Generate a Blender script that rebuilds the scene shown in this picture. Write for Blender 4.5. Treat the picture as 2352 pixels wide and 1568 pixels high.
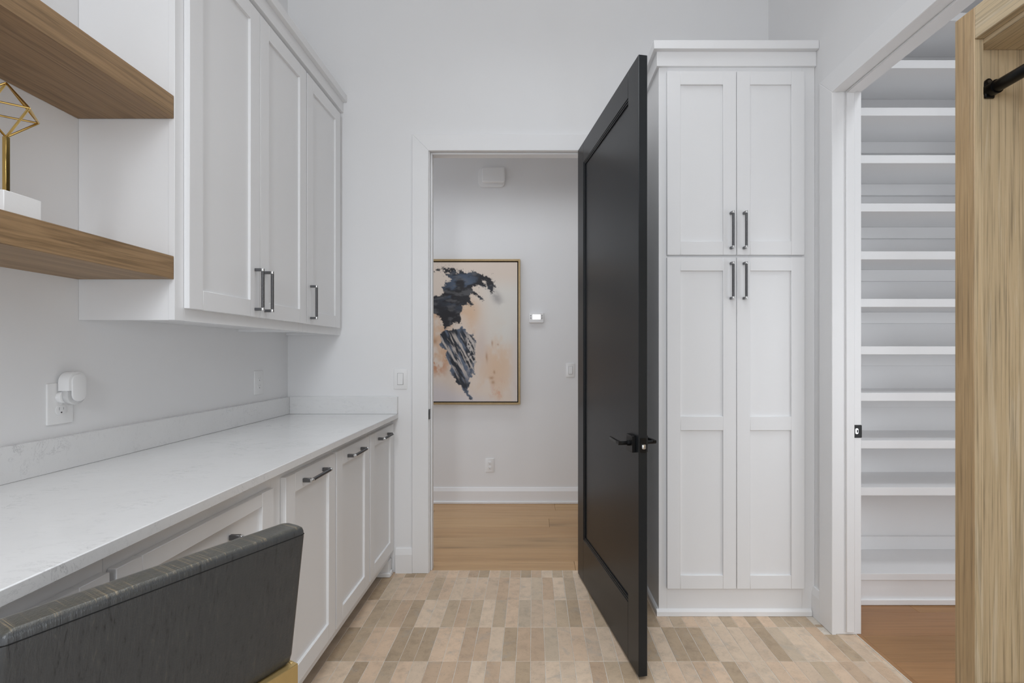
import bpy, bmesh, math, random
import numpy as np
from mathutils import Vector, Matrix

for o in list(bpy.data.objects):
    bpy.data.objects.remove(o, do_unlink=True)
S = bpy.context.scene
C = S.collection
rnd = random.Random(7)

# ------------------------------------------------------------------ camera
# x right, y away from the camera, z up; the camera stands over (0,0), level, shifted lens
F_PX = 1100.0
CAM_Z = 1.272
cd = bpy.data.cameras.new('camera')
cam = bpy.data.objects.new('camera', cd)
C.objects.link(cam)
cam.location = (0, 0, CAM_Z)
cam.rotation_euler = (math.pi / 2, 0, 0)
cd.sensor_fit = 'HORIZONTAL'
cd.sensor_width = 36.0
cd.lens = F_PX / 2352.0 * 36.0
cd.shift_x = -49.0 / 2352.0
cd.shift_y = 28.0 / 2352.0
cd.clip_start = 0.02
S.camera = cam

# ------------------------------------------------------------------ light
w = bpy.data.worlds.new('world')
S.world = w
w.use_nodes = True
w.node_tree.nodes['Background'].inputs[0].default_value = (0.80, 0.88, 1.0, 1)
w.node_tree.nodes['Background'].inputs[1].default_value = 0.6


def area(name, loc, aim, sx, sy, power, col=(1, 1, 1), spread=180):
    l = bpy.data.lights.new(name, 'AREA')
    l.shape = 'RECTANGLE'
    l.size, l.size_y, l.energy, l.color = sx, sy, power, col
    l.spread = math.radians(spread)
    o = bpy.data.objects.new(name, l)
    C.objects.link(o)
    o.location = loc
    d = Vector(aim) - Vector(loc)
    o.rotation_euler = d.to_track_quat('-Z', 'Y').to_euler()
    return o


COOL = (0.915, 0.957, 1.0)
area('window_light', (0.0, -1.36, 1.25), (0.0, 0, 1.2), 2.3, 1.7, 11.5, COOL)
area('tall_window_light', (-0.45, -1.34, 2.35), (-0.3, 1, 1.9), 0.35, 1.1, 25, COOL)
area('side_fill_light', (1.33, -0.88, 1.00), (0, -0.2, 0.8), 0.85, 1.5, 20.5, (0.87, 0.935, 1.0))  # added fill for the left wall and cabinets; no window is built here
area('ceiling_downlight', (0.2, 0.7, 3.56), (0.2, 0.7, 0), 1.4, 3.2, 19.5, COOL, 105)
area('hall_downlight', (-0.6, 3.45, 3.0), (-0.6, 3.45, 0), 2.6, 0.4, 8, COOL, 125)
area('hall_fill_light', (-3.1, 3.5, 0.75), (0, 3.6, 0.6), 0.9, 1.3, 12, COOL)  # added low fill from the hall's left end; that wall has no window
area('closet_downlight', (2.0, 1.5, 3.44), (2.0, 1.75, 0), 0.5, 0.4, 7.5, COOL, 130)
area('closet_fill_light', (2.2, 0.9, 0.95), (2.2, 2.7, 0.6), 1.2, 1.6, 11, COOL)  # added unseen fill aimed at the shelves, not a fixture
S.cycles.max_bounces = 16
S.cycles.diffuse_bounces = 10

S.view_settings.view_transform = 'Standard'
S.view_settings.look = 'None'
S.view_settings.gamma = 1.0
S.view_settings.use_curve_mapping = False
S.view_settings.exposure = 0.0


# ------------------------------------------------------------------ materials
def lin(c):
    return tuple(((v / 255) / 12.92 if v / 255 <= 0.04045 else ((v / 255 + 0.055) / 1.055) ** 2.4) for v in c)


class NM:
    """small node-tree helper"""
    def __init__(s, name, rough=0.5, metal=0.0, col=(0.8, 0.8, 0.8)):
        s.m = bpy.data.materials.new(name)
        s.m.use_nodes = True
        s.t = s.m.node_tree
        s.b = s.t.nodes['Principled BSDF']
        s.b.inputs['Base Color'].default_value = (*col, 1)
        s.b.inputs['Roughness'].default_value = rough
        s.b.inputs['Metallic'].default_value = metal

    def n(s, typ, **kw):
        n = s.t.nodes.new(typ)
        for k, v in kw.items():
            setattr(n, k, v)
        return n

    def l(s, a, b):
        s.t.links.new(a, b)

    def coord(s, scale=(1, 1, 1), rnd_off=False, rot=(0, 0, 0)):
        tc = s.n('ShaderNodeTexCoord')
        mp = s.n('ShaderNodeMapping')
        mp.inputs['Scale'].default_value = scale
        mp.inputs['Rotation'].default_value = rot
        if rnd_off:
            oi = s.n('ShaderNodeObjectInfo')
            ml = s.n('ShaderNodeMath', operation='MULTIPLY')
            ml.inputs[1].default_value = 37.0
            s.l(oi.outputs['Random'], ml.inputs[0])
            ad = s.n('ShaderNodeVectorMath', operation='ADD')
            s.l(tc.outputs['Object'], ad.inputs[0])
            s.l(ml.outputs[0], ad.inputs[1])
            s.l(ad.outputs[0], mp.inputs['Vector'])
        else:
            s.l(tc.outputs['Object'], mp.inputs['Vector'])
        return mp.outputs[0]

    def noise(s, vec, scale, detail=4, rough=0.55, dist=0.0):
        n = s.n('ShaderNodeTexNoise')
        n.inputs['Scale'].default_value = scale
        n.inputs['Detail'].default_value = detail
        n.inputs['Roughness'].default_value = rough
        n.inputs['Distortion'].default_value = dist
        s.l(vec, n.inputs['Vector'])
        return n.outputs['Fac']

    def ramp(s, fac, stops):
        r = s.n('ShaderNodeValToRGB')
        el = r.color_ramp.elements
        while len(el) < len(stops):
            el.new(0.5)
        for e, (p, c) in zip(el, stops):
            e.position = p
            e.color = (*c, 1) if len(c) == 3 else c
        s.l(fac, r.inputs[0])
        return r.outputs[0]

    def mix(s, fac, a, b, mode='MIX'):
        m = s.n('ShaderNodeMix', data_type='RGBA', blend_type=mode)
        for sock, v in ((m.inputs[0], fac), (m.inputs[6], a), (m.inputs[7], b)):
            if isinstance(v, (int, float)):
                sock.default_value = v
            elif isinstance(v, tuple):
                sock.default_value = (*v, 1)
            else:
                s.l(v, sock)
        return m.outputs[2]

    def bump(s, h, strength=0.1, dist=0.002):
        b = s.n('ShaderNodeBump')
        b.inputs['Strength'].default_value = strength
        b.inputs['Distance'].default_value = dist
        s.l(h, b.inputs['Height'])
        s.l(b.outputs[0], s.b.inputs['Normal'])

    def color(s, c):
        s.l(c, s.b.inputs['Base Color'])


G3 = lambda v: (v, v, v)


def paint(name, col, rough, grain=420, bump=0.05):
    k = NM(name, rough)
    v = k.coord()
    f = k.noise(v, grain, 2)
    f2 = k.noise(v, 1.3, 3)
    k.color(k.mix(k.ramp(f2, [(0.3, tuple(c * 0.985 for c in col)), (0.7, col)]), tuple(c * 0.985 for c in col), col))
    k.color(k.ramp(f2, [(0.3, tuple(c * 0.98 for c in col)), (0.7, col)]))
    k.bump(f, bump, 0.001)
    return k.m


M_WALL = paint('wall_paint', (0.79, 0.79, 0.795), 0.6, 300, 0.10)
M_CAB = paint('cabinet_paint', (0.80, 0.80, 0.805), 0.38, 500, 0.03)
M_TRIM = paint('trim_paint', (0.81, 0.81, 0.815), 0.4, 500, 0.03)
M_CEIL = paint('ceiling_paint', (0.82, 0.82, 0.82), 0.7)
M_PLASTIC = paint('white_plastic', (0.80, 0.80, 0.80), 0.3, 500, 0.01)
M_BLACK = paint('black_door_paint', (0.012, 0.014, 0.016), 0.33, 260, 0.04)
M_BLACK.node_tree.nodes['Principled BSDF'].inputs['Specular IOR Level'].default_value = 0.34


def simple(name, col, rough, metal=0.0, grain=800, var=0.15):
    k = NM(name, rough, metal, col)
    f = k.noise(k.coord(), grain, 2)
    k.color(k.ramp(f, [(0.3, tuple(c * (1 - var) for c in col)), (0.7, col)]))
    return k.m


M_BLKMETAL = simple('matte_black_metal', (0.004, 0.004, 0.0045), 0.30, 0.0)
M_BLKMETAL.node_tree.nodes['Principled BSDF'].inputs['Specular IOR Level'].default_value = 0.3
M_GUN = simple('gunmetal', (0.16, 0.16, 0.165), 0.38, 0.9)
M_CHROME = simple('bright_nickel', (0.75, 0.75, 0.75), 0.22, 1.0, var=0.05)
M_BRASS = simple('brushed_brass', (0.56, 0.40, 0.17), 0.42, 0.65, 60, 0.06)
M_WIRE = simple('polished_brass_wire', (0.62, 0.42, 0.14), 0.2, 1.0, 60, 0.05)
M_DARK = simple('dark_slot', (0.05, 0.05, 0.05), 0.6)
M_GREYBTN = simple('grey_button', (0.33, 0.33, 0.34), 0.5)
M_STONE = paint('white_stone_block', (0.83, 0.83, 0.83), 0.6, 150, 0.3)
M_GAP = simple('black_frame_liner', (0.01, 0.009, 0.009), 0.8)
M_SHOE = paint('shoe_paint', (0.83, 0.83, 0.835), 0.4)

k = NM('lit_screen', 0.4)
k.b.inputs['Emission Color'].default_value = (1, 1, 1, 1)
k.b.inputs['Emission Strength'].default_value = 0.9
M_SCREEN = k.m

k = NM('clear_plastic', 0.06, 0, (0.95, 0.95, 0.95))
k.b.inputs['Transmission Weight'].default_value = 0.6
k.b.inputs['IOR'].default_value = 1.25
M_CLEAR = k.m


def wood(name, stops, axis='x', grain=1.0, rough=0.5, knots=0.0, use_color=False, rnd=True, fine=1.0, bump=0.12, pore=0.70, pmix=0.65):
    """oak: soft cathedral bands plus fine pores running along one axis of the object"""
    k = NM(name, rough)
    st = {'x': (0.5, 9, 9), 'y': (9, 0.5, 9), 'z': (9, 9, 0.5)}[axis]
    fn = {'x': (1.6, 90, 90), 'y': (90, 1.6, 90), 'z': (90, 90, 1.6)}[axis]
    kn = {'x': (1.0, 5.5, 5.5), 'y': (5.5, 1.0, 5.5), 'z': (5.5, 5.5, 1.0)}[axis]
    v = k.coord(tuple(q * grain for q in st), rnd)
    f = k.noise(v, 1.6, 6, 0.6, 0.9)
    col = k.ramp(f, stops)
    v2 = k.coord(tuple(q * fine for q in fn), rnd)
    f2 = k.noise(v2, 1.5, 4, 0.65)
    pores = k.ramp(f2, [(0.32, G3(pore)), (0.5, G3(0.98)), (0.75, G3(1.10))])
    col = k.mix(pmix, col, pores, 'MULTIPLY')
    if knots > 0:
        v3 = k.coord(kn, rnd)
        vo = k.n('ShaderNodeTexVoronoi')
        vo.inputs['Scale'].default_value = 0.9
        k.l(v3, vo.inputs['Vector'])
        dk = k.ramp(vo.outputs['Distance'], [(0.0, G3(0.30)), (0.06, G3(0.45)), (0.16, G3(0.88)), (0.32, G3(1.0))])
        col = k.mix(knots, col, dk, 'MULTIPLY')
    if use_color:
        oi = k.n('ShaderNodeObjectInfo')
        col = k.mix(1.0, col, oi.outputs['Color'], 'MULTIPLY')
    k.color(col)
    k.bump(f2, bump, 0.001)
    return k.m


M_SHELF = wood('brown_oak_shelf', [(0.25, (0.20, 0.122, 0.058)), (0.46, (0.33, 0.208, 0.105)), (0.54, (0.235, 0.145, 0.07)), (0.62, (0.325, 0.206, 0.105)), (0.8, (0.36, 0.235, 0.125))], 'y', 1.3, 0.5, 0.35, fine=1.3, pore=0.55, pmix=0.8)
M_OAKZ = wood('light_oak_upright', [(0.2, (0.49, 0.36, 0.21)), (0.42, (0.58, 0.46, 0.30)), (0.52, (0.535, 0.42, 0.265)), (0.62, (0.605, 0.50, 0.35)), (0.8, (0.56, 0.47, 0.34))], 'z', 1.9, 0.5, fine=1.5, pore=0.57, pmix=1.0)
M_OAKY = wood('light_oak_level', [(0.2, (0.49, 0.36, 0.21)), (0.42, (0.58, 0.46, 0.30)), (0.52, (0.535, 0.42, 0.265)), (0.62, (0.605, 0.50, 0.35)), (0.8, (0.56, 0.47, 0.34))], 'y', 1.9, 0.5, fine=1.5, pore=0.57, pmix=1.0)
M_OAK_SHADED = wood('shaded_oak_stile', [(0.2, (0.36, 0.235, 0.115)), (0.42, (0.47, 0.325, 0.175)), (0.52, (0.42, 0.285, 0.15)), (0.62, (0.49, 0.35, 0.20)), (0.8, (0.44, 0.31, 0.18))], 'z', 1.9, 0.5, fine=1.3, pore=0.55, pmix=0.9)  # browner copy of the light oak: shade and warm floor bounce in the colour
M_PLANK = wood('oak_floor_plank', [(0.2, (0.36, 0.21, 0.10)), (0.5, (0.47, 0.287, 0.147)), (0.8, (0.51, 0.325, 0.178))], 'x', 0.8, 0.42, 0.8, True)
M_UNDER = simple('plank_subfloor', (0.12, 0.075, 0.04), 0.7)

# quartz: pale grey white with thin broken veins
k = NM('white_quartz', 0.12)
v = k.coord((1, 1, 1))
vs = k.coord((2.4, 6.0, 5.0), rot=(0.1, 0.1, 0.3))
na = k.noise(vs, 2.6, 10, 0.70, 0.7)
vein = k.ramp(na, [(0.490, G3(0)), (0.4985, G3(1)), (0.5015, G3(1)), (0.510, G3(0))])
mask = k.ramp(k.noise(k.coord((1.6, 0.8, 1.6)), 4.5, 4, 0.65, 0.4), [(0.50, G3(0)), (0.66, G3(0.8))])
vm = k.n('ShaderNodeMath', operation='MULTIPLY')
k.l(vein, vm.inputs[0])
k.l(mask, vm.inputs[1])
cloud = k.ramp(k.noise(v, 8, 5, 0.6, 0.4), [(0.3, G3(0.725)), (0.7, G3(0.755))])
sp = k.ramp(k.noise(k.coord((7, 30, 22), rot=(0, 0, 0.3)), 3, 7, 0.74, 0.6), [(0.56, G3(0)), (0.72, G3(0.6))])
base = k.mix(sp, cloud, (0.60, 0.60, 0.605))
k.color(k.mix(vm.outputs[0], base, (0.42, 0.42, 0.43)))
M_QUARTZ = k.m

# tumbled clay tile: per-tile colour, blotches, pits and grey bloom
k = NM('clay_tile', 0.55)
v = k.coord((1, 1, 1), True)
oi = k.n('ShaderNodeObjectInfo')
f1 = k.noise(v, 18, 8, 0.72, 0.25)
c1 = k.ramp(f1, [(0.28, G3(0.78)), (0.5, G3(1.03)), (0.72, G3(1.13))])
col = k.mix(1.0, oi.outputs['Color'], c1, 'MULTIPLY')
bl = k.ramp(k.noise(v, 11, 6, 0.68, 0.35), [(0.56, G3(0)), (0.70, G3(0.50))])
col = k.mix(bl, col, (0.37, 0.345, 0.31))
st2 = k.ramp(k.noise(v, 26, 6, 0.72, 0.3), [(0.64, G3(0)), (0.72, G3(0.45))])
col = k.mix(st2, col, (0.25, 0.215, 0.175))
pt = k.ramp(k.noise(v, 120, 3, 0.6, 0.5), [(0.26, G3(0.70)), (0.38, G3(1.0))])
col = k.mix(0.85, col, pt, 'MULTIPLY')
k.color(col)
k.bump(k.noise(v, 60, 4), 0.25, 0.002)
M_TILE = k.m
M_TILES_FAR = simple('clay_tile_field', (0.47, 0.375, 0.285), 0.55, grain=9, var=0.25)
M_GROUT = simple('pale_grout', (0.70, 0.64, 0.56), 0.85, grain=120)

# slubbed dark upholstery
k = NM('charcoal_slub_vinyl', 0.34)
f = k.noise(k.coord((210, 210, 9)), 1.0, 3, 0.75, 0.35)
f2 = k.noise(k.coord(), 240, 3)
f3 = k.noise(k.coord((420, 9, 9)), 1.0, 3, 0.6)
col = k.ramp(f, [(0.27, (0.014, 0.015, 0.016)), (0.40, (0.040, 0.042, 0.044)), (0.62, (0.047, 0.049, 0.050)), (0.76, (0.075, 0.071, 0.062))])
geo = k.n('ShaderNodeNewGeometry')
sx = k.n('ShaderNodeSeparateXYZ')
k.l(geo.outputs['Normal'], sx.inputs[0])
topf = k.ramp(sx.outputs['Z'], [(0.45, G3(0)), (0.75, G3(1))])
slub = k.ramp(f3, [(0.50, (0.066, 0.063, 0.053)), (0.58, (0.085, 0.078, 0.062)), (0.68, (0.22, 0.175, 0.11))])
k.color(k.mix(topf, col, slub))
ad = k.n('ShaderNodeMath', operation='MULTIPLY_ADD')
k.l(f2, ad.inputs[0])
ad.inputs[1].default_value = 0.5
k.l(f, ad.inputs[2])
k.bump(ad.outputs[0], 0.5, 0.0016)
M_VINYL = k.m
M_PIPING = simple('black_seam', (0.003, 0.003, 0.003), 0.95)

k = NM('painted_canvas', 0.65)
at = k.n('ShaderNodeVertexColor', layer_name='paint')
k.color(at.outputs['Color'])
k.bump(k.noise(k.coord(), 260, 3), 0.15, 0.001)
M_ART = k.m
M_FRAME = simple('pale_gold_wood', (0.42, 0.30, 0.15), 0.4, 0.25, 60, 0.12)


# ------------------------------------------------------------------ mesh helpers
class MB:
    """collects shapes into one mesh; T is applied to each shape as it is added"""
    def __init__(s, T=None):
        s.v, s.f, s.mi, s.sm = [], [], [], []
        s.T = T or Matrix.Identity(4)

    def _take(s, bm, mi, smooth):
        bm.verts.index_update()
        o = len(s.v)
        for q in bm.verts:
            s.v.append(s.T @ q.co)
        flip = s.T.determinant() < 0
        for f in bm.faces:
            ix = [o + q.index for q in f.verts]
            s.f.append(ix[::-1] if flip else ix)
            s.mi.append(mi)
            s.sm.append(smooth)
        bm.free()

    def box(s, x0, x1, y0, y1, z0, z1, b=0.0, seg=1, mi=0):
        bm = bmesh.new()
        bmesh.ops.create_cube(bm, size=1)
        for q in bm.verts:
            q.co = Vector((x0 + (q.co.x + .5) * (x1 - x0), y0 + (q.co.y + .5) * (y1 - y0), z0 + (q.co.z + .5) * (z1 - z0)))
        if b > 0:
            bmesh.ops.bevel(bm, geom=bm.edges[:], offset=b, segments=seg, profile=0.5, affect='EDGES')
        bmesh.ops.recalc_face_normals(bm, faces=bm.faces[:])
        s._take(bm, mi, b > 0)
        return s

    def cyl(s, p0, p1, r, n=14, r2=None, mi=0, b=0.0):
        p0, p1 = Vector(p0), Vector(p1)
        bm = bmesh.new()
        L = (p1 - p0).length
        bmesh.ops.create_cone(bm, cap_ends=True, segments=n, radius1=r, radius2=r if r2 is None else r2, depth=L)
        if b > 0:
            bmesh.ops.bevel(bm, geom=[e for e in bm.edges if len(e.link_faces) == 2 and any(len(f.verts) > 4 for f in e.link_faces)],
                            offset=b, segments=2, profile=0.5, affect='EDGES')
        R = (p1 - p0).to_track_quat('Z', 'Y').to_matrix().to_4x4()
        bmesh.ops.transform(bm, matrix=Matrix.Translation((p0 + p1) / 2) @ R, verts=bm.verts[:])
        s._take(bm, mi, True)
        return s

    def prism(s, pts, axis, a0, a1, b=0.0, seg=2, mi=0, smooth=True):
        """polygon (2-D points) extruded along an axis: 'x': pts are (y,z); 'y': (x,z); 'z': (x,y)"""
        bm = bmesh.new()
        mk = {'x': lambda p, a: (a, p[0], p[1]), 'y': lambda p, a: (p[0], a, p[1]), 'z': lambda p, a: (p[0], p[1], a)}[axis]
        A = [bm.verts.new(mk(p, a0)) for p in pts]
        B = [bm.verts.new(mk(p, a1)) for p in pts]
        n = len(pts)
        fa, fb = bm.faces.new(A), bm.faces.new(B)
        for i in range(n):
            bm.faces.new((A[i], A[(i + 1) % n], B[(i + 1) % n], B[i]))
        bmesh.ops.recalc_face_normals(bm, faces=bm.faces[:])
        if b > 0:
            bmesh.ops.bevel(bm, geom=list(fb.edges), offset=b, segments=seg, profile=0.5, affect='EDGES')
        s._take(bm, mi, smooth)
        return s

    def tube(s, pts, r, n=8, mi=0):
        for a, b in zip(pts, pts[1:]):
            s.cyl(a, b, r, n, mi=mi)
        for p in pts[1:-1]:
            s.ball(p, r, mi)
        return s

    def ball(s, p, r, mi=0):
        bm = bmesh.new()
        bmesh.ops.create_icosphere(bm, subdivisions=2, radius=r, matrix=Matrix.Translation(p))
        s._take(bm, mi, True)
        return s

    def mesh(s, name, origin=(0, 0, 0)):
        me = bpy.data.meshes.new(name)
        og = Vector(origin)
        me.from_pydata([tuple(q - og) for q in s.v], [], s.f)
        me.polygons.foreach_set('material_index', s.mi)
        me.polygons.foreach_set('use_smooth', s.sm)
        bm = bmesh.new()
        bm.from_mesh(me)
        for e in bm.edges:
            if len(e.link_faces) == 2 and e.calc_face_angle(0) > math.radians(38):
                e.smooth = False
        bm.to_mesh(me)
        bm.free()
        me.update()
        return me

    def build(s, name, mats, parent=None):
        """parent: an Empty (its location is subtracted so the shapes stay where they were given), or a part of one"""
        og = Vector((0, 0, 0))
        q = parent
        while q is not None:
            if not q.get('_local'):
                og += q.location
            q = q.parent
        me = s.mesh(name, og)
        for m in (mats if isinstance(mats, (list, tuple)) else [mats]):
            me.materials.append(m)
        o = bpy.data.objects.new(name, me)
        C.objects.link(o)
        o.parent = parent
        return o


def thing(name, label, cat, loc=(0, 0, 0), rotz=0.0, group=None, kind=None, local=False):
    o = bpy.data.objects.new(name, None)
    C.objects.link(o)
    o.empty_display_size = 0.05
    o.location = loc
    o.rotation_euler = (0, 0, rotz)
    if local:
        o['_local'] = 1
    return tag(o, label, cat, group, kind)


def tag(o, label, cat, group=None, kind=None):
    o['label'] = label
    o['category'] = cat
    if group:
        o['group'] = group
    if kind:
        o['kind'] = kind
    return o


def struct(name, mb, m, label, cat):
    o = mb.build(name, m)
    return tag(o, label, cat, kind='structure')


def circle(cx, cy, r, n=24, a0=0.0, a1=2 * math.pi, close=False):
    return [(cx + r * math.cos(a0 + (a1 - a0) * i / n), cy + r * math.sin(a0 + (a1 - a0) * i / n)) for i in range(n + (1 if close else 0))]


def rrect(cx, cy, w, h, r, n=6):
    p = []
    for sx, sy, a in ((1, 1, 0), (-1, 1, 90), (-1, -1, 180), (1, -1, 270)):
        for i in range(n + 1):
            t = math.radians(a + 90 * i / n)
            p.append((cx + sx * (w / 2 - r) + r * math.cos(t), cy + sy * (h / 2 - r) + r * math.sin(t)))
    return p


# key planes
XL, XR, YB = -1.431, 1.370, 2.790          # left wall, right wall, back wall
YR, ZC = -1.40, 3.62                        # rear wall behind the camera, ceiling
YH = 4.080                                 # far wall of the hall
XCL = 1.485                                # closet side of the right wall
DL, DR, DH = -0.603, 0.303, 2.452          # jamb faces and head of the back doorway
CN, CFAR, CHH = 1.352, 2.173, 2.460        # closet doorway: near jamb, far jamb, head

# ------------------------------------------------------------------ the setting
struct('wall_left', MB().box(XL - .1, XL, YR, YB, 0, ZC), M_WALL, 'white painted wall behind the counter and upper cabinets', 'wall')
wb = MB()
wb.box(XL - .1, DL - .012, YB, YB + .1, 0, ZC)
wb.box(DR + .012, XCL, YB, YB + .1, 0, ZC)
wb.box(DL - .012, DR + .012, YB, YB + .1, DH + .012, ZC)
struct('wall_back', wb, M_WALL, 'white back wall with the open doorway to the hall', 'wall')
wr = MB()
wr.box(XR, XCL, YR, CN - .012, 0, ZC)
wr.box(XR, XCL, CFAR + .012, YB, 0, ZC)
wr.box(XR, XCL, CN - .012, CFAR + .012, CHH + .012, ZC)
struct('wall_right', wr, M_WALL, 'white wall with the doorway to the shelved closet', 'wall')
wf = MB()
wx0, wx1, wz0, wz1 = -1.3, 1.25, 0.3, 2.95
wf.box(XL - .1, wx0, YR - .1, YR, 0, ZC).box(wx1, XCL, YR - .1, YR, 0, ZC)
wf.box(wx0, wx1, YR - .1, YR, 0, wz0).box(wx0, wx1, YR - .1, YR, wz1, ZC)
struct('wall_front', wf, M_WALL, 'white wall with a window, behind the viewer', 'wall')
wi = MB()
for a in (wx0, wx1 - .05):
    wi.box(a, a + .05, YR - .09, YR - .02, wz0, wz1)
for a in (wz0, wz1 - .05):
    wi.box(wx0 + .05, wx1 - .05, YR - .09, YR - .02, a, a + .05)
struct('window_1', wi, M_TRIM, 'white window frame in the wall behind the viewer', 'window')
struct('ceiling', MB().box(XL - .1, XCL, YR - .1, YB + .1, ZC, ZC + .1), M_CEIL, 'white room ceiling', 'ceiling')

# hall beyond the doorway
struct('wall_hall', MB().box(-3.2, 2.0, YH, YH + .1, 0, 3.06), M_WALL, 'white hall wall carrying the painting and thermostat', 'wall')
struct('wall_hall_left', MB().box(-3.3, -3.2, YB + .1, YH + .1, 0, 3.06), M_WALL, 'white end wall of the hall, out of sight on the left', 'wall')
struct('wall_hall_right', MB().box(2.0, 2.1, YB + .1, YH + .1, 0, 3.06), M_WALL, 'white end wall of the hall, out of sight on the right', 'wall')
struct('ceiling_hall', MB().box(-3.3, 2.1, YB + .1, YH + .1, 3.06, 3.16), M_CEIL, 'white hall ceiling', 'ceiling')
# closet
struct('wall_closet_back', MB().box(XCL, 3.0, 2.735, 2.79, 0, 3.5), M_WALL, 'white closet wall behind the shelves', 'wall')
struct('wall_closet_side', MB().box(3.0, 3.1, 0.8, 2.79, 0, 3.5), M_WALL, 'white closet side wall hidden behind the oak cabinet', 'wall')
struct('wall_closet_front', MB().box(XCL, 3.1, 0.7, 0.8, 0, 3.5), M_WALL, 'white closet wall facing the shelves, out of sight', 'wall')
struct('ceiling_closet', MB().box(XCL, 3.1, 0.7, 2.79, 3.5, 3.6), M_CEIL, 'white closet ceiling', 'ceiling')

# --- floors
YT = 2.815                                  # where tile meets the hall planks
XT = 1.460                                  # where tile meets the closet planks
fl = MB()
fl.box(XL - .1, XR, YR - .1, YT, -.1, -.0012).box(XR, XT, CN - .01, CFAR + .01, -.1, -.0012)
floor = struct('floor', fl, M_GROUT, 'clay tile floor of slim upright tiles in a straight stack', 'floor')

PX, PY = 0.0605, 0.2475
tile_meshes = []


def tile_mesh(w_, h_, seed):
    r = random.Random(seed)
    g, ch = 0.0011, 0.0011
    j = lambda: r.uniform(-.0007, .0007)
    x0, x1, y0, y1 = g, w_ - g, g, h_ - g
    out = [(x0 + j(), y0 + j()), (x1 + j(), y0 + j())]
    if h_ > .15:
        out += [(x1 + j(), y0 + (y1 - y0) * .34), (x1 + j(), y0 + (y1 - y0) * .68)]
    out += [(x1 + j(), y1 + j()), (x0 + j(), y1 + j())]
    if h_ > .15:
        out += [(x0 + j(), y0 + (y1 - y0) * .66), (x0 + j(), y0 + (y1 - y0) * .31)]
    cx, cy = w_ / 2, h_ / 2
    n = len(out)
    top = [(a + (ch if a < cx else -ch), b + (ch if b < y0 + .02 else (-ch if b > y1 - .02 else 0)), r.uniform(-.0002, .0002)) for a, b in out]
    vs = [(a, b, -.006) for a, b in out] + [(a, b, -.0009) for a, b in out] + top
    fs = [[2 * n + i for i in range(n)]]
    for lv in (0, 1):
        for i in range(n):
            fs.append([lv * n + i, lv * n + (i + 1) % n, (lv + 1) * n + (i + 1) % n, (lv + 1) * n + i])
    me = bpy.data.meshes.new('tile')
    me.from_pydata(vs, [], fs)
    me.materials.append(M_TILE)
    return me


PAL = [((190, 169, 147), 4), ((199, 179, 157), 3), ((175, 156, 133), 4), ((165, 145, 121), 4), ((180, 156, 132), 3), ((183, 166, 145), 1), ((196, 172, 148), 3)]
PALX = [c for c, n in PAL for _ in range(n)]


def tile_color():
    c = lin(rnd.choice(PALX))
    s_ = 1.16 * rnd.uniform(.94, 1.05)
    return (c[0] * s_, c[1] * s_, c[2] * s_, 1)


full = [tile_mesh(PX, PY, q) for q in range(6)]
part_row = [tile_mesh(PX, YT - 2.724, 50 + q) for q in range(4)]
i0 = int(math.floor((XL + .012) / PX))
far_tiles = MB()
for i in range(i0, 25):
    x0 = -.012 + i * PX
    for jrow in range(-1, 21):
        ya = 2.724 if jrow < 0 else 2.724 - PY * (jrow + 1)
        h_ = (YT - 2.724) if jrow < 0 else PY
        xlim = XT if (ya < CFAR and ya + h_ > CN) else XR - .002
        if x0 >= xlim - .008:
            continue
        seen = ya > 1.45 and x0 > -.90
        if not seen:
            if ya + h_ > CN and x0 + PX > xlim:
                far_tiles.box(x0 + .0013, xlim - .001, max(ya, CN) + .0013, ya + h_ - .0013, -.006, 0)
            elif x0 + PX <= xlim:
                far_tiles.box(x0 + .0013, x0 + PX - .0013, ya + .0013, ya + h_ - .0013, -.006, 0)
            continue
        if x0 + PX > xlim or (x0 + PX > XR and ya + h_ > CFAR and ya < CFAR):
            hh = h_
            if x0 + PX > XR and ya + h_ > CFAR:
                hh = max(CFAR - ya, .02)
            me = tile_mesh(min(xlim - x0, PX), hh, 90 + i + jrow)
        else:
            me = full[rnd.randrange(6)] if jrow >= 0 else part_row[rnd.randrange(4)]
        o = bpy.data.objects.new('tile', me)
        C.objects.link(o)
        o.parent = floor
        o.location = (x0, ya, rnd.uniform(-.0004, .0003))
        o.rotation_euler = (rnd.uniform(-.0012, .0012), rnd.uniform(-.002, .002), 0)
        o.color = tile_color()
o = far_tiles.build('tile_field', M_TILES_FAR, floor)
o['kind'] = 'stuff'
struct('trim_1', MB().box(XT, XT + .004, CN, CFAR, -.004, .0012), M_GROUT, 'thin pale strip where tile meets the closet planks', 'trim')


def planks(parent, x0, x1, y_hi, y_lo, joints, tint, pitch=.19):
    """boards running along x, laid in rows from y_hi towards the viewer"""
    r = 0
    y = y_hi
    while y > y_lo + .01:
        ya = max(y - pitch, y_lo)
        xs = [x0] + [q for q in joints[r % len(joints)] if x0 < q < x1] + [x1]
        for a, b in zip(xs, xs[1:]):
            m = MB().box(0, b - a - .0012, 0, y - ya - .0012, -.008, 0, .0011)
            me = m.mesh('plank')
            me.materials.append(M_PLANK)
            o = bpy.data.objects.new('plank', me)
            C.objects.link(o)
            o.parent = parent
            o.location = (a, ya, rnd.uniform(-.0003, .0003))
            t = rnd.uniform(.93, 1.08)
            o.color = (tint[0] * t, tint[1] * t * rnd.uniform(.98, 1.03), tint[2] * t * rnd.uniform(.95, 1.06), 1)
        y -= pitch
        r += 1


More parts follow.
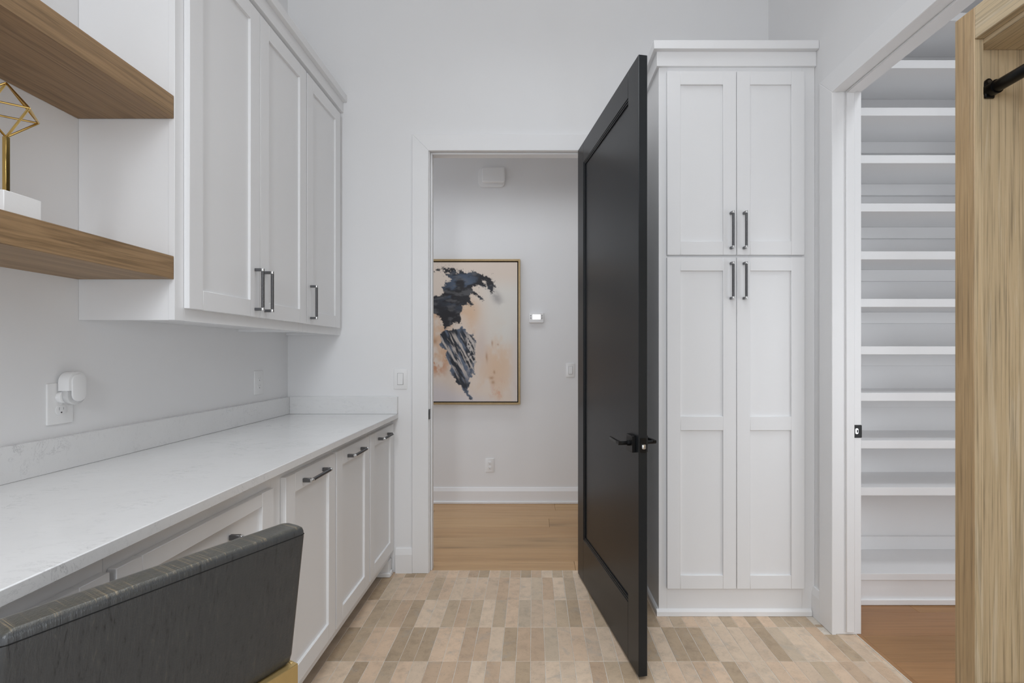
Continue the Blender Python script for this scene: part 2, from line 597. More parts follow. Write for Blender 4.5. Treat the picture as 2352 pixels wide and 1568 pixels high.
fh = struct('floor_hall', MB().box(-3.2, 2.0, YT, YH, -.1, -.006), M_UNDER, 'oak plank floor of the hall beyond the doorway', 'floor')
planks(fh, -3.2, 2.0, YH, YT, [[-1.9, .18], [-.8, 1.3], [-2.2, .12, 1.6], [-1.4, .9], [-2.6, .5], [-1.7, .7], [-2.4, .25, 1.9]], (1.0, 1.0, 1.0))
fc = struct('floor_closet', MB().box(XT + .004, 3.0, 0.8, 2.735, -.1, -.006), M_UNDER, 'brown oak plank floor inside the closet', 'floor')
planks(fc, XCL + .0, 3.0, 2.735, 0.8, [[2.6], [1.9], [2.3], [2.75], [2.1]], (.74, .63, .52))
pm = MB().box(XT + .0045, XCL - .001, CN, CFAR, -.008, 0)
o = pm.build('plank', M_PLANK, fc)
o.color = (.74, .63, .52, 1)


# --- door casings, jambs, baseboards
def base_prof(x, s):
    """baseboard cross-section as (offset from wall, z): square below, bevelled above"""
    return [(0, 0), (.017, 0), (.017, .107), (.009, .140), (.006, .143), (0, .143)]


def baseboard_y(mb, x0, x1, ywall):            # on a wall that faces the viewer
    mb.prism([(ywall - a, z) for a, z in base_prof(0, 0)], 'x', x0, x1, smooth=False)


t2 = MB()
zi, zo = DH - .004, DH + .091
t2.prism([(DL - .099, 0), (DL - .004, 0), (DL - .004, zi), (DL - .099, zo)], 'y', YB, YB - .018, b=.002, seg=1, smooth=False)
t2.prism([(DR + .099, 0), (DR + .004, 0), (DR + .004, zi), (DR + .099, zo)], 'y', YB, YB - .018, b=.002, seg=1, smooth=False)
t2.prism([(DL - .099, zo), (DL - .004, zi), (DR + .004, zi), (DR + .099, zo)], 'y', YB, YB - .018, b=.002, seg=1, smooth=False)
struct('trim_2', t2, M_TRIM, 'flat white casing around the doorway to the hall', 'trim')
d2 = MB()
for a, b, c in ((DL - .012, DL, 1), (DR, DR + .012, -1)):
    d2.box(a, b, YB - .004, YB + .102, 0, DH, .0012)
d2.box(DL - .012, DR + .012, YB - .004, YB + .102, DH, DH + .012)
d2.box(DL, DL + .010, YB + .022, YB + .056, 0, DH, .002)
d2.box(DR - .010, DR, YB + .046, YB + .08, 0, DH, .002)
d2.box(DL + .010, DR - .010, YB + .022, YB + .056, DH - .010, DH, .002)
door2 = struct('door_2', d2, M_TRIM, 'white jamb and stop lining the doorway to the hall', 'doorway')
MB().box(DL - .0015, DL + .001, YB - .022, YB + .012, .892, .950, .0008).build('strike_plate', M_BLKMETAL, door2)['label'] = 'black strike plate'

t3 = MB()
zi, zo = CHH - .005, CHH + .09
ya, yb, yc, yd = CN - .093, CN + .005, CFAR - .005, CFAR + .093
for q in ([(ya, 0), (yb, 0), (yb, zi), (ya, zo)], [(yd, 0), (yc, 0), (yc, zi), (yd, zo)], [(ya, zo), (yb, zi), (yc, zi), (yd, zo)]):
    t3.prism(q, 'x', XR, XR - .018, b=.002, seg=1, smooth=False)
struct('trim_3', t3, M_TRIM, 'flat white casing around the closet doorway', 'trim')
d3 = MB()
for ya, yb in ((CFAR, CFAR + .012), (CN - .012, CN)):
    d3.box(XR - .004, XCL + .003, ya, yb, 0, CHH, .0012)
d3.box(XR - .004, XCL + .003, CN - .012, CFAR + .012, CHH, CHH + .012)
d3.box(1.414, 1.452, CFAR - .010, CFAR, .012, CHH, .0025).box(1.414, 1.452, CN, CN + .010, .012, CHH, .0025)
d3.box(1.414, 1.452, CN + .010, CFAR - .010, CHH - .010, CHH, .0025)
door3 = struct('door_3', d3, M_TRIM, 'white jamb and stop lining the closet doorway', 'doorway')
sp = MB()
sp.prism(rrect(1.470, .920, .038, .058, .004, 4), 'y', CFAR - .0025, CFAR + .001)
sp.prism(rrect(1.466, .921, .014, .026, .006, 5), 'y', CFAR - .0032, CFAR - .0024, mi=1)
sp.prism(rrect(1.4685, .921, .005, .012, .001, 3), 'y', CFAR - .0037, CFAR - .0031, mi=0)
sp.build('strike_plate', [M_BLKMETAL, M_CHROME], door3)['label'] = 'black strike plate with a bright latch hole'

bb = MB()
baseboard_y(bb, -.80, DL - .0995, YB)
struct('baseboard_back', bb, M_TRIM, 'short white baseboard between the counter and the doorway casing', 'baseboard')
bb = MB()
bb.prism([(XR - a, z) for a, z in base_prof(0, 0)], 'y', CFAR + .0935, 2.329, smooth=False)
struct('baseboard_right', bb, M_TRIM, 'short white baseboard between the tall pantry and the closet casing', 'baseboard')
bb = MB()
bb.prism([(YH - a, z) for a, z in [(0, 0), (.017, 0), (.017, .105), (.008, .134), (0, .136)]], 'x', -3.2, 2.0, smooth=False)
bb.box(-3.2, 2.0, YH - .028, YH - .017, 0, .022, .004)
struct('baseboard_hall', bb, M_TRIM, 'white baseboard along the hall wall under the painting', 'baseboard')


# ------------------------------------------------------------------ cabinet doors and pulls
def TX(x, y, z):
    """front faces +x: local (u along y, v out along x, w up)"""
    return Matrix.Translation((x, y, z)) @ Matrix(((0, 1, 0, 0), (1, 0, 0, 0), (0, 0, 1, 0), (0, 0, 0, 1)))


def TY(x, y, z):
    """front faces the viewer (-y): local (u along x, v out along -y, w up)"""
    return Matrix.Translation((x, y, z)) @ Matrix(((1, 0, 0, 0), (0, -1, 0, 0), (0, 0, 1, 0), (0, 0, 0, 1)))


def shaker(parent, T, w_, h_, stile=.064, rail=.065, th=.019, mids=(), name='door', mat=None):
    """frame of two stiles and rails with recessed panels behind it"""
    mat = mat or M_CAB
    e = .0012
    m = MB(T)
    m.box(0, stile, 0, th, 0, h_, e).box(w_ - stile, w_, 0, th, 0, h_, e)
    m.box(stile, w_ - stile, 0, th, 0, rail, e).box(stile, w_ - stile, 0, th, h_ - rail, h_, e)
    zs = [rail]
    for a, b in mids:
        m.box(stile, w_ - stile, 0, th, a, b, e)
        zs += [a, b]
    zs.append(h_ - rail)
    d = m.build(name, mat, parent)
    for a, b in zip(zs[::2], zs[1::2]):
        MB(T).box(stile - .004, w_ - stile + .004, .002, th - .010, a - .004, b + .004).build('panel', mat, d)
    return d


def pull(door, T, L=.168, vertical=True):
    """knurled bar on two flat posts with bright end caps; local u across, v out, w up, centred"""
    m = MB(T)
    P, r = .031, .0062
    ax = (lambda t, v: (0, v, t)) if vertical else (lambda t, v: (t, v, 0))
    h = L / 2
    for sg in (-1, 1):
        c = sg * (h - .0055)
        if vertical:
            m.box(-.0058, .0058, .0005, P - .003, c - .0055, c + .0055, .001)
        else:
            m.box(c - .0055, c + .0055, .0005, P - .003, -.0070, .0070, .001)
        m.cyl(ax(sg * (h - .012), P), ax(sg * h, P), r + .0004, 14, mi=1, b=.0015)
    # knurling: fine rings of facets along the grip
    n = 34
    a0, a1 = -(h - .0125), h - .0125
    for q in range(n):
        t0, t1 = a0 + (a1 - a0) * q / n, a0 + (a1 - a0) * (q + 1) / n
        m.cyl(ax(t0, P), ax((t0 + t1) / 2, P), r - .0005, 12, r2=r)
        m.cyl(ax((t0 + t1) / 2, P), ax(t1, P), r, 12, r2=r - .0005)
    o = m.build('handle', [M_GUN, M_CHROME], door)
    o['label'] = 'gunmetal bar pull with bright end caps'
    return o


# --- upper cabinets on the left wall
XF = -1.126                       # face frame
UZ0, UZ1 = 1.378, 2.668
UY0 = 1.504
UYM = 2.3405


def upper(y0, y1, doors, label):
    u = thing('upper_cabinet', label, 'cabinet', (XL, y0, UZ0), group='white upper cabinets')
    m = MB()
    m.box(XL + .001, XF - .020, y0 + .019, y1 - .019, UZ0 + .012, UZ0 + .030)          # bottom
    m.box(XL + .001, XF - .020, y0 + .019, y1 - .019, UZ1 - .02, UZ1)
    m.box(XL + .001, XF - .020, y0 + .0025, y0 + .019, UZ0, UZ1)
    m.box(XL + .001, XF - .020, y1 - .019, y1 - .001, UZ0, UZ1)
    m.box(XL + .001, XL + .008, y0 + .019, y1 - .019, UZ0 + .03, UZ1 - .02)
    m.build('carcass', M_CAB, u)
    m = MB()
    e = .0008
    m.box(XF - .020, XF, y0, y0 + .042, UZ0, UZ1, e).box(XF - .020, XF, y1 - .046, y1 - .001, UZ0, UZ1, e)
    m.box(XF - .020, XF, y0 + .042, y1 - .046, UZ0, UZ0 + .045, e).box(XF - .020, XF, y0 + .042, y1 - .046, UZ1 - .05, UZ1, e)
    m.build('face_frame', M_CAB, u)
    for a, b, hs in doors:
        d = shaker(u, TX(XF + .0006, a, 1.418), b - a, 2.648 - 1.418)
        hy = b - .034 if hs > 0 else a + .032
        pull(d, TX(XF + .0196, hy, 1.527))
    return u


upper(UY0, UYM, [(1.542, 1.9385, 1), (1.9415, 2.336, -1)], 'white double door upper cabinet beside the oak shelves, with two dark bar pulls')
upper(UYM + .001, YB - .001, [(2.345, 2.745, -1)], 'white single door upper cabinet against the back wall, with one dark bar pull')
cr = MB()
cr.box(XL + .001, XF + .020, UY0 - .02, YB - .001, UZ1 + .004, 2.733, .0015)
cr.box(XL + .001, XF + .041, UY0 - .041, YB - .001, 2.733, 2.774, .0015)
tag(cr.build('crown_molding', M_CAB), 'white stepped crown board running along the top of the upper cabinets', 'molding')

# --- open oak shelves
for nm, za, zb, lb in (('open_shelf', 1.505, 1.578, 'thick brown oak shelf holding the gold ornament'),
                       ('open_shelf', 2.009, 2.081, 'upper thick brown oak shelf, empty, near the top of the frame')):
    m = MB().box(XL + .001, XF - .002, -.3, UY0 - .001, za, zb, .0015)
    s_ = tag(m.build(nm, M_SHELF), lb, 'shelf', 'thick oak open shelves')

# --- counter
CT0, CT1 = .896, .923
XE = -.787
tag(MB().box(XL + .001, XE, -.3, YB - .001, CT0, CT1, .002).build('countertop', M_QUARTZ), 'long white quartz countertop with fine grey veins', 'countertop')
bs = thing('backsplash', 'low white quartz backsplash standing on the counter along two walls', 'backsplash', (XL, 1.0, CT1))
MB().box(XL + .001, XL + .021, -.3, YB - .0015, CT1 + .0003, 1.0225, .0012).build('wall_strip', M_QUARTZ, bs)
MB().box(XL + .0215, XE, YB - .021, YB - .001, CT1 + .0003, 1.0225, .0012).build('end_strip', M_QUARTZ, bs)

# --- base cabinets
XBF = -.830                        # face frame plane
BZ0 = .090


def base_unit(y0, y1, da, db, label):
    u = thing('base_cabinet', label, 'cabinet', (XBF, y0, 0), group='white base cabinets with top pulls')
    m = MB()
    m.box(XL + .002, XBF - .02, y0 + .001, y0 + .018, BZ0, CT0 - .001).box(XL + .002, XBF - .02, y1 - .018, y1 - .001, BZ0, CT0 - .001)
    m.box(XL + .002, XBF - .02, y0 + .018, y1 - .018, BZ0, BZ0 + .018).box(XL + .002, XL + .01, y0 + .018, y1 - .018, BZ0 + .018, CT0 - .001)
    m.build('carcass', M_CAB, u)
    m = MB()
    e = .0008
    m.box(XBF - .02, XBF, y0, da + .012, BZ0, CT0 - .001, e).box(XBF - .02, XBF, y1 - .02, y1 - .0005, BZ0, CT0 - .001, e)
    m.box(XBF - .02, XBF, da + .012, y1 - .02, BZ0, BZ0 + .05, e).box(XBF - .02, XBF, da + .012, y1 - .02, CT0 - .04, CT0 - .001, e)
    m.build('face_frame', M_CAB, u)
    MB().box(XBF - .085, XBF - .07, y0 + .001, y1 - .001, 0.001, BZ0 - .001).build('toe_kick', M_CAB, u)
    d = shaker(u, TX(XBF + .0006, da, .135), db - da, .866 - .135, stile=.062)
    pull(d, TX(XBF + .0196, (da + db) / 2, .827), vertical=False)
    return u


base_unit(1.515, 1.966, 1.569, 1.961, 'white base cabinet partly behind the dark stool, with a bar pull along its top')
base_unit(1.967, 2.374, 1.975, 2.366, 'white base cabinet between the two others, with a bar pull along its top')
base_unit(2.375, YB - .002, 2.384, 2.780, 'white base cabinet nearest the doorway casing, with a bar pull along its top')
# filler leg at the wall end of the toe space
fl_ = MB()
fl_.box(XBF - .068, XBF + .008, 2.726, YB - .0185, 0.0005, BZ0 - .001, .001)
fl_.box(XBF - .068, XBF + .019, 2.717, YB - .0185, 0.0005, .026, .004)
tag(fl_.build('cabinet_filler', M_CAB), 'small white filler block under the base cabinet end by the doorway', 'filler')


def drawer_unit(y0, y1, da, db, label):
    u = thing('drawer_unit', label, 'drawer', (XBF, y0, .69), group='white desk drawers under the counter')
    m = MB()
    m.box(XBF - .02, XBF, y0, y1 - .0003, .842, CT0 - .001)
    m.box(XBF - .02, XBF, y0, y1 - .0003, .672, .712)
    m.box(XBF - .02, XBF, y0, da + .012, .712, .842).box(XBF - .02, XBF, db - .012, y1 - .0003, .712, .842)
    m.build('face_frame', M_CAB, u)
    m = MB()
    m.box(XL + .1, XBF - .021, da + .03, db - .03, .71, .72).box(XL + .1, XBF - .021, da + .03, da + .042, .72, .83)
    m.box(XL + .1, XBF - .021, db - .042, db - .03, .72, .83).box(XL + .1, XL + .112, da + .042, db - .042, .72, .83)
    m.build('drawer_box', M_CAB, u)
    d = shaker(u, TX(XBF + .0006, da, .700), db - da, .854 - .700, stile=.062, rail=.040, name='drawer_front')
    pull(d, TX(XBF + .0116, (da + db) / 2, .777), vertical=False)


drawer_unit(.9235, 1.5147, .931, 1.495, 'white drawer under the counter with a pull peeking over the dark stool back')
drawer_unit(.340, .923, .353, .917, 'white drawer in the near corner of the counter, mostly behind the dark stool')
ep = MB().box(XL + .002, XBF, .300, .338, .0005, CT0 - .001, .001)
tag(ep.build('desk_end_panel', M_CAB), 'white panel carrying the near end of the counter, behind the dark stool', 'panel')

# ------------------------------------------------------------------ tall pantry
PX0, PX1, PYF = .610, XR - .001, 2.330
p = thing('pantry_cabinet', 'tall white pantry cabinet with four doors and a stepped crown beside the black door', 'cabinet', ((PX0 + PX1) / 2, PYF, 0))
m = MB()
m.box(PX0, PX0 + .018, PYF + .02, YB - .001, .001, 2.70, .0008).box(PX1 - .018, PX1, PYF + .02, YB - .001, .001, 2.70)
m.box(PX0 + .018, PX1 - .018, PYF + .02, YB - .001, .118, .136).box(PX0 + .018, PX1 - .018, PYF + .02, YB - .001, 2.68, 2.70)
m.box(PX0 + .018, PX1 - .018, YB - .008, YB - .001, .136, 2.68)
m.build('carcass', M_CAB, p)
m = MB()
e = .0008
m.box(PX0, PX0 + .040, PYF, PYF + .02, .001, 2.70, e).box(PX1 - .062, PX1, PYF, PYF + .02, .001, 2.70, e)
m.box(PX0 + .040, PX1 - .062, PYF, PYF + .02, .001, .150, e).box(PX0 + .040, PX1 - .062, PYF, PYF + .02, 2.622, 2.70, e)
m.box(PX0 + .040, PX1 - .062, PYF, PYF + .02, 1.715, 1.765, e).box(.96, 1.0, PYF, PYF + .02, .150, 1.715).box(.96, 1.0, PYF, PYF + .02, 1.765, 2.622)
m.build('face_frame', M_CAB, p)
TYd = PYF - .0006
for x0, x1, hx in ((.646, .9795, .952), (.9825, 1.309, 1.0145)):
    d = shaker(p, TY(x0, TYd, 1.7485), x1 - x0, 2.635 - 1.7485)
    pull(d, TY(hx, TYd - .019, 1.864), .178)
    d = shaker(p, TY(x0, TYd, .1375), x1 - x0, 1.737 - .1375, mids=[(.902 - .1375, .969 - .1375)])
    pull(d, TY(hx, TYd - .019, 1.622), .178)
MB().box(PX0 - .013, PX1, PYF - .014, YB - .001, 2.662, 2.733, .0015).build('crown_board', M_CAB, p)
MB().box(PX0 - .032, PX1, PYF - .036, YB - .001, 2.733, 2.774, .0015).build('crown_board', M_CAB, p)
m = MB()
m.prism([(PYF - a, z) for a, z in ((0, .001), (.012, .001), (.012, .022), (.006, .031), (0, .033))], 'x', PX0 - .012, PX1 - .02, smooth=False)
m.prism([(PX0 - a, z) for a, z in ((0, .001), (.012, .001), (.012, .022), (.006, .031), (0, .033))], 'y', PYF, YB - .02, smooth=False)
m.build('shoe_molding', M_SHOE, p)

# ------------------------------------------------------------------ black door, standing open
hinge = Vector((.256, 2.750, 0))
ux = Vector((.1717, -.9852, 0))
ang = math.atan2(ux.y, ux.x)
DW, DT, DZ0, DZ1 = .898, .036, .012, 2.438
# local: x from hinge to latch, +y is the face turned to the pantry, -y... the visible face lies at y=0
d1 = thing('door_1', 'tall black one-panel door standing open in front of the pantry', 'door', hinge, ang, kind='structure', local=True)


def dbuild(mb, nm, mats, par=None):
    return mb.build(nm, mats, par or d1)


st, tr, br = .112, .112, .236
m = MB()
e = .0015
m.box(0, st, 0, DT, DZ0, DZ1, e).box(DW - st, DW, 0, DT, DZ0, DZ1, e)
m.box(st, DW - st, 0, DT, DZ0, DZ0 + br, e).box(st, DW - st, 0, DT, DZ1 - tr, DZ1, e)
leaf = dbuild(m, 'leaf', M_BLACK)
leaf['_local'] = 1
dbuild(MB().box(st - .004, DW - st + .004, .011, DT - .011, DZ0 + br - .004, DZ1 - tr + .004), 'panel', M_BLACK)
for y0_, y1_, y2_ in ((.0025, .011, .0055), (DT - .0025, DT - .011, DT - .0055)):
    m = MB()
    a0, a1, b0, b1 = st, DW - st, DZ0 + br, DZ1 - tr
    lo, hi = min(y0_, y1_), max(y0_, y1_)
    for wd, yy in ((.007, y0_), (.014, y2_)):
        l_, h_ = min(yy, y1_), max(yy, y1_)
        m.box(a0, a0 + wd, l_, h_, b0, b1, .0008).box(a1 - wd, a1, l_, h_, b0, b1, .0008)
        m.box(a0 + wd, a1 - wd, l_, h_, b0, b0 + wd, .0008).box(a0 + wd, a1 - wd, l_, h_, b1 - wd, b1, .0008)
    dbuild(m, 'panel_molding', M_BLACK)
LS, LZ = DW - .062, .914
for sg, y_ in ((-1, 0.0), (1, DT)):
    m = MB()
    f = lambda v: y_ + sg * v
    m.box(LS - .033, LS + .033, min(f(.0003), f(.015)), max(f(.0003), f(.015)), LZ - .033, LZ + .033, .0012)
    m.cyl((LS, f(.013), LZ), (LS, f(.026), LZ), .011, 18)
    m.cyl((LS, f(.024), LZ), (LS, f(.062), LZ), .0075, 18, b=.001)
    # flat lever that leaves the neck towards the hinge
    m.prism([(LS + .008, f(.050)), (LS + .008, f(.062)), (LS - .02, f(.064)), (LS - .118, f(.058)), (LS - .118, f(.050)), (LS - .02, f(.052))],
            'z', LZ - .003, LZ + .008, b=.001, smooth=False)
    lev = dbuild(m, 'lever_handle', M_BLKMETAL)
    lev['label'] = 'black lever handle on a square rose'
m = MB()
m.prism(rrect(DT / 2, LZ, .026, .058, .006, 5), 'x', DW + .0002, DW + .0022)
lp = dbuild(m, 'latch_plate', M_BLKMETAL)
lp['_local'] = 1
m = MB()
m.prism(rrect(DT / 2, LZ - .004, .015, .019, .004, 4), 'x', DW + .0023, DW + .011, b=.002)
dbuild(m, 'latch_bolt', M_CHROME, lp)['label'] = 'bright latch bolt'
for hz in (.22, .95, 1.6, 2.25):
    dbuild(MB().cyl((-.006, DT + .003, hz - .05), (-.006, DT + .003, hz + .05), .006, 10).box(-.004, -.0002, .004, DT, hz - .05, hz + .05), 'hinge', M_BLKMETAL)

# ------------------------------------------------------------------ closet shelves
ZS = [.161, .5965, .834, 1.074, 1.309, 1.549, 1.789, 2.031, 2.275, 2.515, 2.755, 2.995]
NTH = ['lowest', 'second', 'third', 'fourth', 'fifth', 'sixth', 'seventh', 'eighth', 'ninth', 'tenth', 'eleventh', 'topmost']
for q, (z, nth) in enumerate(zip(ZS, NTH)):
    where = 'in the closet, just above the floor board' if q == 0 else ('in the closet, above all others' if q == 11 else 'in the closet, counted up from the floor')
    t = thing('closet_shelf', f'{nth} white painted shelf {where}', 'shelf', (XCL, 2.42, z), group='white shelves in the closet')
    th = .033 if q == 0 else .041
    MB().box(XCL + .0005, 2.999, 2.42, 2.734, z - th, z, .001).build('board', M_CAB, t)
    if q > 0:
        MB().box(XCL + .0005, 2.999, 2.716, 2.734, z - th - .064, z - th - .0003, .001).build('cleat', M_CAB, t)
    else:
        MB().box(XCL + .0005, 2.999, 2.716, 2.734, z + .0003, z + .0745, .001).build('cleat', M_CAB, t)
        MB().box(XCL + .0005, 2.999, 2.43, 2.448, .0005, z - th - .0003, .001).build('toe_board', M_CAB, t)
        MB().box(XCL + .0005, 2.999, 2.417, 2.4297, .0005, .032, .004).build('shoe_molding', M_SHOE, t)

# ------------------------------------------------------------------ oak cabinet on the right
OX, OYF, OYN, OZ = 1.0965, 1.246, -.40, 2.134
oc = thing('coat_cabinet', 'light oak open cabinet with a black hanging rod beside the closet doorway', 'cabinet', (XR, OYF, 0))
OXB = XR - .02
e = .0015
sl = MB().box(OX, OX + .0215, 1.1905, OYF, .0005, OZ, e).build('stile', M_OAK_SHADED, oc)
MB().box(OX + .0008, OX + .0213, 1.1897, 1.1904, .0010, 2.0525).build('lit_edge', M_OAKZ, sl)  # added pale strip: paints the stile's viewer-facing edge as lit
MB().box(OX, OX + .0215, OYN, OYN + .055, .0005, OZ, e).build('stile', M_OAKZ, oc)
MB().box(OX, OX + .0215, OYN + .0553, 1.1902, 2.053, OZ, e).build('rail', M_OAKY, oc)
MB().box(OX, OX + .0215, OYN + .0553, 1.1902, .38, .44, e).build('rail', M_OAKY, oc)
MB().box(OX + .022, OXB, 1.212, OYF - .002, .0005, 2.118, e).build('side_panel', M_OAKZ, oc)
MB().box(OX + .022, OXB, OYN + .002, OYN + .034, .0005, 2.118, e).build('side_panel', M_OAKZ, oc)
MB().box(OX + .022, OXB, OYN + .0345, 1.2115, 2.040, 2.062, e).build('top_panel', M_OAKY, oc)
MB().box(OX + .022, OXB, OYN + .0345, 1.2115, .42, .44, e).build('bench_seat', M_OAKY, oc)
MB().box(OXB - .008, OXB - .0005, OYN + .0345, 1.2115, .445, 2.0395).build('back_panel', M_OAKZ, oc)
RX, RZ = 1.1535, 1.937
m = MB()
m.cyl((RX, OYN + .05, RZ), (RX, 1.206, RZ), .0145, 24)
m.build('hanging_rod', M_BLKMETAL, oc)['label'] = 'black hanging rod'
for ya, yb in ((1.2118, 1.190), (OYN + .0342, OYN + .056)):
    m = MB()
    sg = 1 if ya > yb else -1
    m.cyl((RX - .005, ya, RZ + .020), (RX - .005, ya - sg * .005, RZ + .020), .0085, 18)
    m.cyl((RX, ya, RZ), (RX, yb, RZ), .0175, 24)
    m.box(RX - .0150, RX + .010, min(ya, ya - sg * .006), max(ya, ya - sg * .006), RZ - .021, RZ + .021, .002)
    m.cyl((RX - .005, ya - sg * .005, RZ + .020), (RX - .005, ya - sg * .0065, RZ + .020), .0045, 12, mi=1)
    m.build('rod_bracket', [M_BLKMETAL, M_GUN], oc)

# ------------------------------------------------------------------ bar stool at the counter
W = Vector((.465, .885, 0))
Fw = Vector((-.885, .465, 0))
corner = Vector((-.432, .913, 0))
BW = .404
cen = corner - W * (BW / 2) + Fw * .26
st_ = thing('bar_stool', 'charcoal upholstered counter stool with a brass band, drawn up to the counter', 'stool', (cen.x, cen.y, 0), math.atan2(W.y, W.x), local=True)


def sbuild(mb, nm, mats, par=None):
    o = mb.build(nm, mats, par or st_)
    o['_local'] = 1
    return o


# backrest: rows of rounded sections, leaning back; the rear face lies towards -y
def lean(z):
    return -.26 + .041 * (.945 - z) / .27


def backrest():
    bm = bmesh.new()
    zs = [.672, .676, .690, .74, .80, .86, .905, .925, .935, .941, .945]
    rings = []
    for z in zs:
        ins = {0: .005, 1: .0015}.get(zs.index(z), 0.0)
        t = (z - .925) / .02 if z > .925 else 0.0
        ring = []
        ry = .0 + .016 * (1 - math.sqrt(max(0, 1 - t * t))) if t > 0 else 0.0    # rounded top edge
        y_rear, y_front = lean(z) + ins + ry * .5, lean(z) + .070 - ins - ry * 1.4
        x0, x1 = -BW / 2 + ins + ry * .5, BW / 2 - ins - ry * .5
        rc = .008
        n = 4
        for sx, sy, a in ((1, -1, -90), (1, 1, 0), (-1, 1, 90), (-1, -1, 180)):
            for i in range(n + 1):
                tt = math.radians(a + 90 * i / n)
                cx = (x1 - rc) if sx > 0 else (x0 + rc)
                cy = (y_front - rc) if sy > 0 else (y_rear + rc)
                ring.append(bm.verts.new((cx + rc * math.cos(tt), cy + rc * math.sin(tt), z + .004 * math.sin(cx * 9) * 0)))
        rings.append(ring)
    for a, b in zip(rings, rings[1:]):
        for i in range(len(a)):
            bm.faces.new((a[i], a[(i + 1) % len(a)], b[(i + 1) % len(a)], b[i]))
    bm.faces.new(rings[-1])
    bm.faces.new(rings[0][::-1])
    bmesh.ops.recalc_face_normals(bm, faces=bm.faces[:])
    m = MB()
    m._take(bm, 0, True)
    return m


back = sbuild(backrest(), 'backrest', M_VINYL)
m = MB()
zz = .929
yr = lean(zz) + .0007
m.tube([(-BW / 2 + .0003, yr + .055, zz), (-BW / 2 + .0003, yr + .008, zz), (-BW / 2 + .0024, yr + .0022, zz), (-BW / 2 + .008, yr, zz), (BW / 2 - .008, yr, zz), (BW / 2 - .0024, yr + .0022, zz), (BW / 2 - .0003, yr + .008, zz), (BW / 2 - .0003, yr + .055, zz)], .0010, 8)
sbuild(m, 'seam', M_PIPING, back)
# brass band that wraps the foot of the backrest, with a slot
m = MB()
yb0 = lean(.66) - .013
m.box(-BW / 2 - .004, BW / 2 + .004, yb0, yb0 + .012, .560, .671, .0012)
m.box(BW / 2 - .002, BW / 2 + .004, yb0 + .0122, yb0 + .12, .560, .671, .0012).box(-BW / 2 - .004, -BW / 2 + .002, yb0 + .0122, yb0 + .12, .560, .671, .0012)
m.box(-BW / 2 + .002, BW / 2 - .002, yb0 + .0122, yb0 + .07, .648, .670, .0012)
band = sbuild(m, 'brass_band', M_BRASS)
for sx in (-1, 1):
    sbuild(MB().prism(rrect(sx * (BW / 2 - .036), .640, .022, .008, .004, 5), 'y', yb0 - .0006, yb0 + .001), 'slot', M_DARK, band)
m = MB()
m.box(-.205, .205, -.195, .205, .575, .645, .028, 4)
sbuild(m, 'seat', M_VINYL)
for sx in (-1, 1):
    for sy in (-1, 1):
        m = MB()
        m.cyl((sx * .195, sy * .185, .0005), (sx * .175, sy * .165, .577), .011, 14, r2=.015)
        sbuild(m, 'leg', M_BRASS)
m = MB()
q = [(-.19, -.18), (.19, -.18), (.19, .18), (-.19, .18)]
for a, b in zip(q, q[1:] + q[:1]):
    m.cyl((a[0], a[1], .22), (b[0], b[1], .22), .008, 12)
sbuild(m, 'foot_rail', M_BRASS)


# ------------------------------------------------------------------ small things
# gold wire ornament on a white block, on the lower shelf
oz = 1.578
orn = thing('wire_ornament', 'gold wire diamond on a stem with a white block base, on the lower oak shelf', 'ornament', (-1.2215, 1.108, oz))
MB().box(-1.263, -1.180, 1.067, 1.149, oz + .0003, 1.638, .0012).build('block_base', M_STONE, orn)['label'] = 'white stone block'
cx, cy = -1.2215, 1.1096
MB().box(cx - .0046, cx + .0046, cy - .0046, cy + .0046, 1.638, 1.774, .0006).build('stem', M_WIRE, orn)
A, B = Vector((-1.158, 1.100, 1.836)), Vector((-1.212, 1.173, 1.836))
off = Vector((-.073, -.054, 0))
Cc, Dd = A + off, B + off
T_, Bn = Vector((cx, cy, 1.899)), Vector((cx, cy, 1.773))
for a, b in ((A, B), (B, Dd), (Dd, Cc), (Cc, A), (T_, A), (T_, B), (T_, Cc), (T_, Dd), (Bn, A), (Bn, B), (Bn, Cc), (Bn, Dd)):
    m = MB()
    m.cyl(a, b, .0024, 8)
    m.build('wire', M_WIRE, orn)


def TW(side):
    """wall-plate frame: local u across, v out from the wall, w up"""
    return TX if side == 'left' else TY


def plate(T, name, label, cat, loc, kind, group=None, w_=.074, h_=.118):
    t = thing(name, label, cat, loc, group=group)
    m = MB(T)
    m.prism(rrect(0, 0, w_, h_, .004, 3), 'y', .0003, .0055, b=.0022)
    m.build('plate', M_PLASTIC, t)
    if kind == 'rocker':
        MB(T).prism(rrect(0, 0, .0355, .068, .0015, 2), 'y', .0057, .0062).build('surround', M_GREYBTN, t)
        m = MB(T)
        bmx = MB(T @ Matrix.Rotation(math.radians(2.2), 4, 'X'))
        bmx.box(-.0162, .0162, .0045, .0085, -.0325, .0325, .0012)
        bmx.build('rocker', M_PLASTIC, t)
        for z in (-.0485, .0485):
            MB(T).cyl((0, .0053, z), (0, .0060, z), .003, 10).build('screw', M_PLASTIC, t)
    else:
        for z in (-.0195, .0195):
            m = MB(T)
            pts = [(x_, min(max(y_, -.0145), .0145) + z) for x_, y_ in circle(0, 0, .0172, 28)]
            m.prism(pts, 'y', .0056, .0074, b=.0008)
            r = m.build('receptacle', M_PLASTIC, t)
            s2 = MB(T)
            s2.box(-.0072, -.0058, .0074, .0077, z - .0005, z + .0085, mi=1).box(.0058, .0070, .0074, .0077, z + .0005, z + .0075, mi=1)
            s2.prism(circle(0, z - .0075, .0023, 12), 'y', .0074, .0078)
            s2.build('slots', [M_DARK, M_GREYBTN], r)
        MB(T).cyl((0, .0053, 0), (0, .0062, 0), .003, 10).build('screw', M_PLASTIC, t)
    return t


